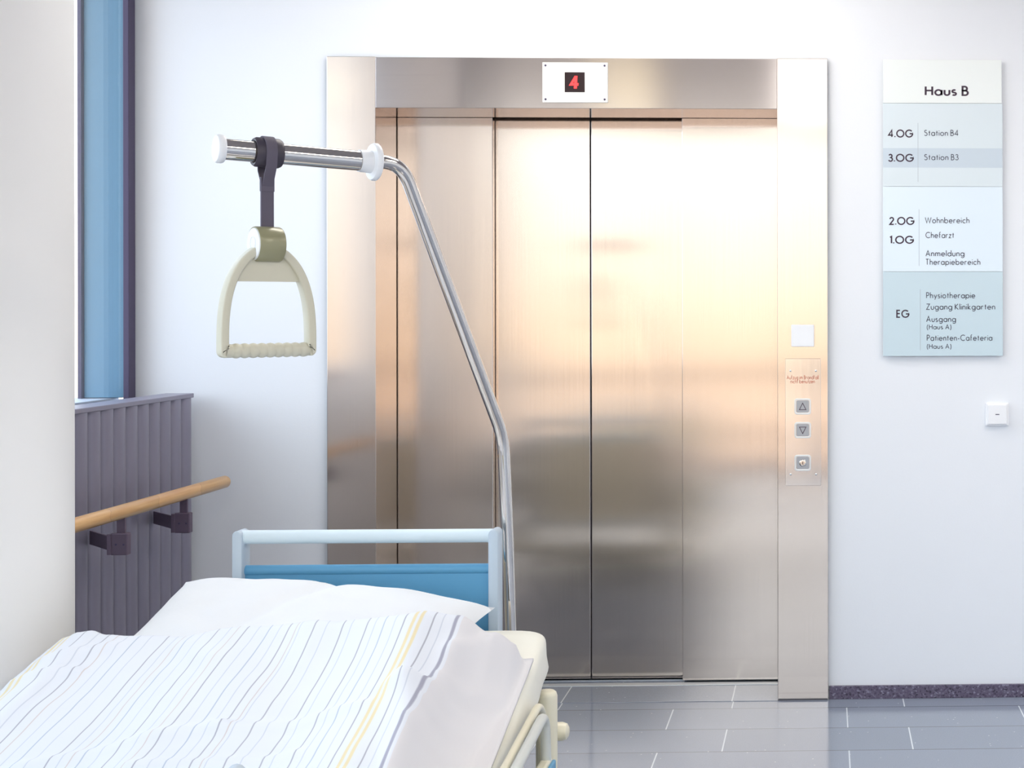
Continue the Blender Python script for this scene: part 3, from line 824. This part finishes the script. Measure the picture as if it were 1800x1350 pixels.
# corner post with bumper roller at the head end
bm = bmesh.new(); lathe(bm, [(0, 0), (0, 0.0255), (0.262, 0.0255), (0.270, 0.023), (0.274, 0.018), (0.274, 0)], (-0.668, 3.44, 0.186), (0, 0, 1), 32)
cpst = obj('corner_post', bm, M['cream'], bed, 40)
bm = bmesh.new(); lathe(bm, [(0, 0), (0, 0.018), (0.006, 0.0225), (0.085, 0.0225), (0.096, 0.019), (0.101, 0.011), (0.103, 0)], (-0.725, 3.49, 0.347), (1, 0, 0), 32)
o = obj('bumper_roller', bm, M['cream'], None, 40); o.parent = cpst
bm = bmesh.new()
cv = [(-0.665 + 0.012 * math.cos(t * 0.9), 3.06 + 0.0020 * t, 0.30 + 0.016 * math.sin(t * 0.9)) for t in range(60)]
tube(bm, cv, 0.005, 8); o = obj('coiled_cable', bm, M['cream'], bed, 40)
# chassis: pillars, lower frame, castors
for y in (2.1, 3.2):
    obj('lift_column', mkbox(-1.2, -1.06, y - 0.06, y + 0.06, 0.09, 0.17, bev=0.004), M['cream'], bed, 30)
bm = bmesh.new()
for x in (-1.45, -0.82): box(bm, x - 0.02, x + 0.02, 1.9, 3.42, 0.075, 0.105, 0.003)
for y in (2.1, 3.2): box(bm, -1.43, -0.84, y - 0.03, y + 0.03, 0.078, 0.1, 0.003)
obj('chassis', bm, M['cream'], bed, 30)
for x in (-1.45, -0.82):
    for y in (1.92, 3.40):
        bm = bmesh.new(); lathe(bm, [(0, 0), (0, 0.028), (0.006, 0.0375), (0.024, 0.0375), (0.03, 0.028), (0.03, 0)], (x - 0.015, y, 0.0375), (1, 0, 0), 24)
        obj('castor_wheel', bm, M['rubber'], bed, 40)

# mattress in a cream fitted sheet
bm = bmesh.new(); rows = []
ys = [1.825 + (3.475 - 1.825) * i / 60 for i in range(61)]
half = (BX1 - BX0) / 2; cx_ = (BX1 + BX0) / 2
NSEC = 40
for i, y in enumerate(ys):
    zt = mz_top(y); e = min(1, (3.475 - y) / 0.04, (y - 1.825) / 0.04 + 0.0); e = max(0, e)
    inset = 0.030 * (1 - math.sqrt(max(0, 1 - (1 - e) ** 2)))
    row = []
    for k in range(NSEC):
        t = 2 * PI * k / NSEC
        ca, sa = math.cos(t), math.sin(t)
        r_ = 0.13
        sq = lambda v, p: math.copysign(abs(v) ** p, v)
        xx = sq(ca, 0.12) * (half - inset); zz = sq(sa, 0.42) * (TH / 2 - inset * 0.9)
        # sheet bulges and tucks under on the long sides
        if abs(ca) > 0.3: xx += math.copysign(0.011 * math.exp(-((zz + 0.035) / 0.03) ** 2) * (0.6 + 0.5 * noise.noise((0, y * 9, 1.3))), ca)
        xx += 0.004 * noise.noise((y * 14, zz * 20, ca * 3))
        row.append(bm.verts.new((cx_ + xx, y, zt - TH / 2 + zz + 0.003 * noise.noise((xx * 8, y * 8, 0)))))
    rows.append(row)
fs = []
for a, b in zip(rows, rows[1:]):
    for k in range(NSEC): fs.append(bm.faces.new((a[k], a[(k + 1) % NSEC], b[(k + 1) % NSEC], b[k])))
fs += [bm.faces.new(rows[0]), bm.faces.new(rows[-1])]
bmesh.ops.recalc_face_normals(bm, faces=fs)
tag(obj('mattress', bm, M['sheet'], None, 60), 'thick mattress in cream fitted sheet on the hospital bed', 'mattress')

# pillow
FL, FR, NL, NR = Vector((-1.545, 3.495, 0.717)), Vector((-0.783, 3.41, 0.667)), Vector((-1.565, 3.09, 0.60)), Vector((-0.86, 2.99, 0.57))
bm = bmesh.new(); n1, n2 = 48, 28
def pil(u, v, s):
    base = FL.lerp(FR, u).lerp(NL.lerp(NR, u), v)
    a, b = 2 * u - 1, 2 * v - 1
    # edges bow inwards between pointed corners
    cen = (FL + FR + NL + NR) / 4
    bow = 0.055 * ((1 - a * a) * b * b + (1 - b * b) * a * a)
    p = base.lerp(Vector((cen.x, cen.y, base.z)), bow)
    prof = ((1 - a ** 4) ** 0.55) * ((1 - b ** 4) ** 0.6)
    th = (0.068 if s > 0 else -0.05) * prof
    w_ = 0.010 * noise.noise((u * 4, v * 3, 5.2)) * prof + 0.006 * noise.noise((u * 11, v * 8, 1.2)) * prof
    crease = -0.012 * math.exp(-((u - 0.42 - 0.25 * (0.5 - v)) / 0.03) ** 2) * prof
    return p + Vector((0, -0.12 * th, th)) + Vector((0, 0, (w_ + crease) if s > 0 else 0))
top = [[bm.verts.new(pil(i / n1, j / n2, 1)) for j in range(n2 + 1)] for i in range(n1 + 1)]
bot = [[(top[i][j] if i in (0, n1) or j in (0, n2) else bm.verts.new(pil(i / n1, j / n2, -1))) for j in range(n2 + 1)] for i in range(n1 + 1)]
fs = []
for g in (top, bot):
    for i in range(n1):
        for j in range(n2): fs.append(bm.faces.new((g[i][j], g[i + 1][j], g[i + 1][j + 1], g[i][j + 1])))
bmesh.ops.recalc_face_normals(bm, faces=fs)
tag(obj('pillow', bm, M['pillow'], None, 70), 'plump white pillow against the blue headboard of the bed', 'pillow')

# duvet: puffy heightfield draped over mattress and pillow foot, edge lies along the mattress side
EDGE = [(-1.80, 0.46), (-1.70, 0.60), (-1.66, 0.655), (-1.62, 0.680), (-1.595, 0.690), (-1.565, 0.694), (-1.535, 0.684), (-1.49, 0.678), (-1.37, 0.674), (-1.24, 0.692), (-1.05, 0.703), (-0.873, 0.722), (-0.805, 0.704),
        (-0.743, 0.657), (-0.70, 0.616), (-0.66, 0.585)]
def edge_z(x):
    if x <= EDGE[0][0]: return EDGE[0][1]
    for (a, za), (b, zb) in zip(EDGE, EDGE[1:]):
        if x <= b:
            t = (x - a) / (b - a); t = t * t * (3 - 2 * t)
            return za + (zb - za) * t
    return EDGE[-1][1]
# folds: (x0,y0,x1,y1, height, width)
FOLDS = [(-0.87, 3.04, -0.84, 2.85, 0.018, 0.035), (-0.84, 2.86, -0.76, 2.60, 0.036, 0.035), (-0.84, 2.86, -0.70, 2.93, 0.016, 0.022),
         (-1.45, 2.62, -1.15, 2.74, 0.013, 0.02), (-1.15, 2.74, -0.90, 2.80, 0.014, 0.02), (-1.25, 2.60, -0.98, 2.66, 0.012, 0.018),
         (-1.60, 2.98, -1.50, 3.05, 0.016, 0.02), (-1.62, 2.90, -1.52, 2.95, 0.013, 0.016), (-0.80, 3.0, -0.69, 3.08, 0.010, 0.016), (-0.80, 2.75, -0.69, 2.86, 0.010, 0.016),
         (-0.79, 3.02, -0.69, 3.13, 0.020, 0.014), (-0.79, 2.93, -0.70, 3.0, 0.020, 0.013), (-0.79, 2.83, -0.69, 2.93, 0.016, 0.012), (-1.35, 3.06, -1.28, 2.98, 0.010, 0.03), (-1.1, 3.08, -1.08, 2.98, 0.010, 0.03)]
def fold(x, y):
    s = 0
    for x0, y0_, x1, y1_, h, w in FOLDS:
        dx, dy = x1 - x0, y1_ - y0_; L2 = dx * dx + dy * dy
        t = max(0, min(1, ((x - x0) * dx + (y - y0_) * dy) / L2))
        ex, ey = x - x0 - t * dx, y - y0_ - t * dy
        s += 0.7 * h * math.exp(-(ex * ex + ey * ey) / (w * w))
    return s
def duvet_z(x, y):
    k = min(3.10, y)
    drop = 0.262 * (3.10 - max(k, 2.44))
    z = edge_z(x) - drop
    sr_ = max(0, min(1, (x + 1.28) / 0.28)); z -= 0.036 * sr_ * sr_ * (3 - 2 * sr_) * (1 - math.exp(-max(0, 3.08 - y) / 0.07))
    # right part slopes down on to the mattress edge
    hug = mz_top(y) + 0.008
    t = max(0, min(1, (x + 0.81) / 0.125)); t = t * t * (3 - 2 * t)
    fr_ = max(0, min(1, (y - 2.88) / 0.22)); fr_ = fr_ * fr_ * (3 - 2 * fr_)
    t2 = max(0, min(1, (x + 0.705) / 0.034)); t2 = t2 * t2 * (3 - 2 * t2)
    th = t * (1 - fr_) + t2 * fr_
    z = z * (1 - th) + hug * th
    amp = 1 - 0.5 * t
    z += fold(x, y) * amp
    z += amp * (0.010 * noise.noise((x * 3.2 + 4, y * 3.2, 0.3)) + 0.005 * noise.noise((x * 9 + y * 5, y * 4, 2.3)) + 0.003 * noise.noise((x * 16 - y * 12, y * 12, 7.3)))
    if y > 3.10: z -= 0.05 * ((y - 3.10) / 0.045) ** 2
    # keep clear of what lies beneath
    if BX0 - 0.02 < x < BX1: z = max(z, mz_top(y) + 0.006)
    return z
nx, ny = 150, 130
Y0, Y1 = 1.84, 3.145
bm = bmesh.new(); uvl = bm.loops.layers.uv.new('UVMap')
xs = []
def far_y(x):                # the top hem wanders
    t = max(0.0, min(1.0, (x + 0.9) / 0.2))
    return 0.012 * math.sin(x * 9) + 0.16 * t
g = []
X0d, X1d = -1.80, -0.672
for i in range(nx + 1):
    x = X0d + (X1d - X0d) * i / nx
    col_ = []
    for j in range(ny + 1):
        t = j / ny; y = Y0 + (Y1 - Y0) * t
        yy = y + far_y(x) * max(0, (y - 2.7) / 0.45)
        zz = duvet_z(x, y)
        if BX0 < x < BX1: zz = max(zz, mz_top(yy) + 0.007)
        xo = x
        if x < -1.66:       # hangs over the far side
            dd = -1.66 - x; xo = -1.66 - 0.05 * (1 - math.exp(-dd * 14)); zz = duvet_z(-1.66, y) - dd * 1.7
        v = bm.verts.new((xo, yy, zz)); col_.append((v, x + 2.0 + 0.004 * noise.noise((x * 5, y * 6, 9)), y))
    g.append(col_)
for i in range(nx):
    for j in range(ny):
        q = (g[i][j], g[i + 1][j], g[i + 1][j + 1], g[i][j + 1])
        f = bm.faces.new([a[0] for a in q])
        for lp, a in zip(f.loops, q): lp[uvl].uv = (a[1], a[2])
duv = obj('duvet', bm, M['duvet'], None, 80)
md = duv.modifiers.new('thickness', 'SOLIDIFY'); md.thickness = 0.006; md.offset = -1
tag(duv, 'white duvet with thin grey and yellow stripes spread over the bed', 'duvet')

# ================================================================== TRAPEZE POLE AND HANDLE
pole = thing('bed_pole', 'bent chrome lifting pole rising behind the right end of the headboard', 'bed pole', (-0.795, 3.63, 0.17))
END = Vector((-1.254, 3.00, 1.711)); FLG = Vector((-1.005, 3.20, 1.705)); ax = (END - FLG).normalized()
PB = Vector((-0.803, 3.585, 1.056)); TOPB = Vector((-0.958, 3.255, 1.712))
bm = bmesh.new()
path = smooth_path([(-0.786, 3.625, 0.20), (-0.797, 3.605, 0.80), PB, TOPB, FLG + ax * -0.005], [0, 0.05, 0.045, 0.055, 0], 12)
tube(bm, path, 0.0155, 28)
obj('upright_tube', bm, M['chrome'], pole, 50)
bm = bmesh.new(); tube(bm, [FLG + ax * 0.02, FLG.lerp(END, 0.5), END], 0.0222, 36); obj('arm_tube', bm, M['chrome'], pole, 50)
bm = bmesh.new(); lathe(bm, [(0.030, 0.0226), (0.030, 0.0245), (0.004, 0.0255), (0.002, 0.0395), (-0.002, 0.042), (-0.008, 0.042), (-0.011, 0.0395), (-0.011, 0.016)], FLG, ax, 48)
obj('stop_collar', bm, M['cap_white'], pole, 40)
bm = bmesh.new(); lathe(bm, [(-0.005, 0.022), (-0.005, 0.0285), (-0.002, 0.030), (0.006, 0.030), (0.010, 0.0275), (0.011, 0.0)], END, ax, 40)
obj('end_cap', bm, M['cap_white'], pole, 40)
bm = bmesh.new(); lathe(bm, [(0, 0.017), (0, 0.024), (0.16, 0.024), (0.16, 0.017)], (-0.786, 3.625, 0.17), (0, 0, 1), 24)
obj('socket', bm, M['cream'], pole, 40)
obj('socket_bracket', mkbox(-0.80, -0.772, 3.50, 3.605, 0.172, 0.2, bev=0.002), M['cream'], bed, 30)

# handle hanging from the arm
hp = FLG.lerp(END, 0.708)                       # point on the bar
hd = thing('bed_trapeze', 'cream triangular grab handle hanging on a grey strap from the pole', 'grab handle', (hp.x, hp.y, hp.z))
th_ = math.radians(43)
wv = Vector((math.cos(th_), math.sin(th_), 0)); nv = Vector((math.sin(th_), -math.cos(th_), 0))
HC = Vector((hp.x + 0.0, hp.y, 0))
def hpt(a, d, z): return HC + wv * a + nv * d + Vector((0, 0, z))
def xform(bm):                                  # local (x across, y depth, z) -> world
    for v in bm.verts:
        v.co = HC + wv * v.co.x - nv * v.co.y + Vector((0, 0, v.co.z))
    return bm
# strap ring around the bar
bm = bmesh.new()
lathe(bm, [(-0.027, 0.0236), (-0.028, 0.0285), (-0.023, 0.0315), (0.023, 0.0315), (0.028, 0.0285), (0.027, 0.0236)], hp, ax, 40)
obj('strap_ring', bm, M['strap_ring'], hd, 50)
side_v = ax.cross(Vector((0, 0, 1))).normalized()
# webbing: passes over the ring, both ends meet under it and run down to the clamp
def ribbon(bm, pts, wdirs, width, thick):
    rows = []
    n = len(pts)
    for i, p in enumerate(pts):
        d = (pts[min(i + 1, n - 1)] - pts[max(i - 1, 0)]).normalized(); w = wdirs[i].normalized()
        nn = d.cross(w).normalized()
        rows.append([bm.verts.new(p + w * sx_ * width / 2 + nn * sy_ * thick / 2) for sx_, sy_ in ((-1, -1), (1, -1), (1, 1), (-1, 1))])
    fs = []
    for a, b in zip(rows, rows[1:]):
        for k in range(4): fs.append(bm.faces.new((a[k], a[(k + 1) % 4], b[(k + 1) % 4], b[k])))
    fs += [bm.faces.new(rows[0]), bm.faces.new(rows[-1])]
    bmesh.ops.recalc_face_normals(bm, faces=fs)
    return bm
pts = []; wd = []
zj = hp.z - 0.060
for k in range(5):
    t = k / 4; p = Vector((hp.x, hp.y, zj - 0.012 * (1 - t))) + side_v * (-0.002 - 0.027 * t) + Vector((0, 0, 0.032 * t)); pts.append(p); wd.append(wv.lerp(ax * -1, t))
for k in range(1, 20):
    an = PI + 0.55 - (PI + 1.1) * k / 19
    pts.append(hp + side_v * 0.0335 * math.cos(an) + Vector((0, 0, 0.0335 * math.sin(an)))); wd.append(ax * -1)
for k in range(1, 6):
    t = 1 - k / 5; p = Vector((hp.x, hp.y, zj - 0.012 * (1 - t))) + side_v * (0.002 + 0.030 * t) + Vector((0, 0, 0.032 * t)); pts.append(p); wd.append(wv.lerp(ax * -1, t))
bm = bmesh.new(); ribbon(bm, pts, wd, 0.022, 0.003)
obj('strap_loop', bm, M['strap'], hd, 50)
ZC = 1.515
bm = bmesh.new()
pts = [HC + Vector((0, 0, z)) for z in (zj + 0.004, zj - 0.01, 1.60, 1.57, ZC + 0.02)]
ribbon(bm, pts, [wv] * 5, 0.0262, 0.006)
obj('strap', bm, M['strap'], hd, 50)
bm = bmesh.new(); ribbon(bm, [HC + Vector((0, 0, z)) for z in (zj + 0.008, zj - 0.022)], [wv] * 2, 0.0278, 0.0085)
obj('strap_sleeve', bm, M['strap'], hd, 50)
# clamp: horizontal drum with white ends
bm = bmesh.new(); lathe(bm, [(-0.027, 0.033), (-0.028, 0.0365), (-0.025, 0.0378), (0.023, 0.0378), (0.026, 0.0365), (0.025, 0.0)], HC + nv * 0.0 + Vector((0, 0, ZC)), wv, 48)
cl = obj('clamp_drum', bm, M['clamp'], hd, 40)
bm = bmesh.new(); lathe(bm, [(0.0, 0), (0.0, 0.0345), (-0.0025, 0.0335), (-0.003, 0)], HC + wv * -0.0270 + Vector((0, 0, ZC)), wv, 48)
o = obj('drum_end', bm, M['cap_white'], None, 40); o.parent = cl
bm = bmesh.new(); lathe(bm, [(0, 0.0140), (-0.0006, 0.0140), (-0.0006, 0.0132), (0, 0.0132)], HC + wv * -0.0301 + Vector((0, 0, ZC + 0.002)), wv, 32); o = obj('end_button', bm, M['cap_white']); o.parent = cl
# D shaped grip frame
def halfw(t):        # outline half width from bottom (t=0) to top (t=1)
    return 0.104 * (1 - t ** 3) ** 0.56 * (1 - 0.035 * (1 - t)) if t < 1 else 0
ZB, ZT = 1.275, 1.517
Hh = ZT - ZB
outer = []; 
m_ = 40
right = []
for k in range(m_ + 1):
    t = 0.06 + 0.94 * (k / m_); right.append((max(0.0, halfw(t)), ZB + Hh * t))
cr = []
xr, zr = right[0]
for k in range(7):
    a = -PI / 2 + (PI / 2) * k / 6; r = 0.013; cr.append((xr - r + r * math.cos(a), zr - 0.0 + r * math.sin(a)))
outR = cr + right[1:]
outl = outR + [(-x_, z_) for x_, z_ in reversed(outR[:-1])]
# inset outline
def inset(pl, d):
    n = len(pl); res = []
    for i in range(n):
        p0, p1, p2 = Vector(pl[i - 1]), Vector(pl[i]), Vector(pl[(i + 1) % n])
        t = ((p1 - p0).normalized() + (p2 - p1).normalized()); t = t.normalized() if t.length > 1e-4 else (p2 - p1).normalized()
        nn = Vector((-t.y, t.x)); res.append((p1.x + nn.x * d, p1.y + nn.y * d))
    return res
inl = inset(outl, 0.0175)
inl = [(x_, max(z_, ZB + 0.023)) for x_, z_ in inl]
bm = bmesh.new(); ring_slab(bm, outl, inl, -0.015, 0.015, True)
bmesh.ops.remove_doubles(bm, verts=bm.verts, dist=1e-5)
eds = [e for e in bm.edges if all(abs(abs(v.co.y) - 0.015) < 1e-5 for v in e.verts) and len(e.link_faces) == 2 and e.calc_face_angle(0) > 0.8]
bmesh.ops.bevel(bm, geom=eds, offset=0.004, segments=3, profile=0.5, affect='EDGES')
xform(bm); gf = obj('grip_frame', bm, M['grip'], hd, 50)
# web plate filling the top
zt0 = 1.436
wp = [(x_, z_) for x_, z_ in inset(outR + [(-x_, z_) for x_, z_ in reversed(outR[:-1])], 0.006) if z_ > zt0]
wp = sorted([p for p in wp if p[0] >= 0], key=lambda p: p[1]) + sorted([p for p in wp if p[0] < 0], key=lambda p: -p[1])
xm = max(p[0] for p in wp)
wp = [(xm, zt0)] + wp + [(-xm, zt0)]
bm = bmesh.new(); prism(bm, wp, -0.006, 0.006); xform(bm); obj('web_plate', bm, M['grip'], hd, 50)
# ribbed grip bar
bm = bmesh.new(); prof = []
nb_ = 9
for k in range(nb_ * 10 + 1):
    t = k / (nb_ * 10); prof.append((-0.074 + 0.160 * t, 0.0132 + 0.0026 * abs(math.sin(PI * nb_ * t)) ))
lathe(bm, [(-0.090, 0), (-0.090, 0.0142), (-0.0745, 0.0142)] + prof + [(0.091, 0.0135), (0.091, 0)], HC + Vector((0, 0, ZB + 0.0155)), wv, 28)
obj('grip_bar', bm, M['grip'], hd, 60)

# ================================================================== CEILING LAMPS (above the frame), some added as fill
def lamp(x, y, sx_, sy_, m, label):
    t = thing('ceiling_lamp', label, 'ceiling lamp', (x, y, CEIL - 0.05))
    bm = bmesh.new()
    ring = [(sx_ / 2, sy_ / 2), (-sx_ / 2, sy_ / 2), (-sx_ / 2, -sy_ / 2), (sx_ / 2, -sy_ / 2)]
    box(bm, x - sx_ / 2 - 0.02, x + sx_ / 2 + 0.02, y - sy_ / 2 - 0.02, y + sy_ / 2 + 0.02, CEIL - 0.04, CEIL - 0.0005, 0.004)
    obj('housing', bm, M['lamp_frame'], t, 30)
    obj('diffuser', mkbox(x - sx_ / 2, x + sx_ / 2, y - sy_ / 2, y + sy_ / 2, CEIL - 0.05, CEIL - 0.041, bev=0.003), M[m], t, 30)
lamp(-1.36, 0.0, 0.42, 1.9, 'lamp_warm', 'long yellowish ceiling lamp mirrored in the steel lintel')
lamp(-0.08, -0.2, 0.42, 3.1, 'lamp_soft', 'long white ceiling lamp mirrored in the right steel jamb')
lamp(-0.7, 4.15, 1.4, 0.5, 'fill_lamp_door', 'added white fill lamp nearest the elevator doors')  # unseen lamp added to fill the headboard back and the floor there
lamp(1.9, 3.4, 1.4, 0.5, 'lamp_sign', 'white ceiling lamp on the side of the directory sign')
lamp(1.6, 1.4, 1.4, 0.5, 'lamp', 'added white fill lamp on the right, farther from the elevator wall')  # unseen lamp added to brighten the walls
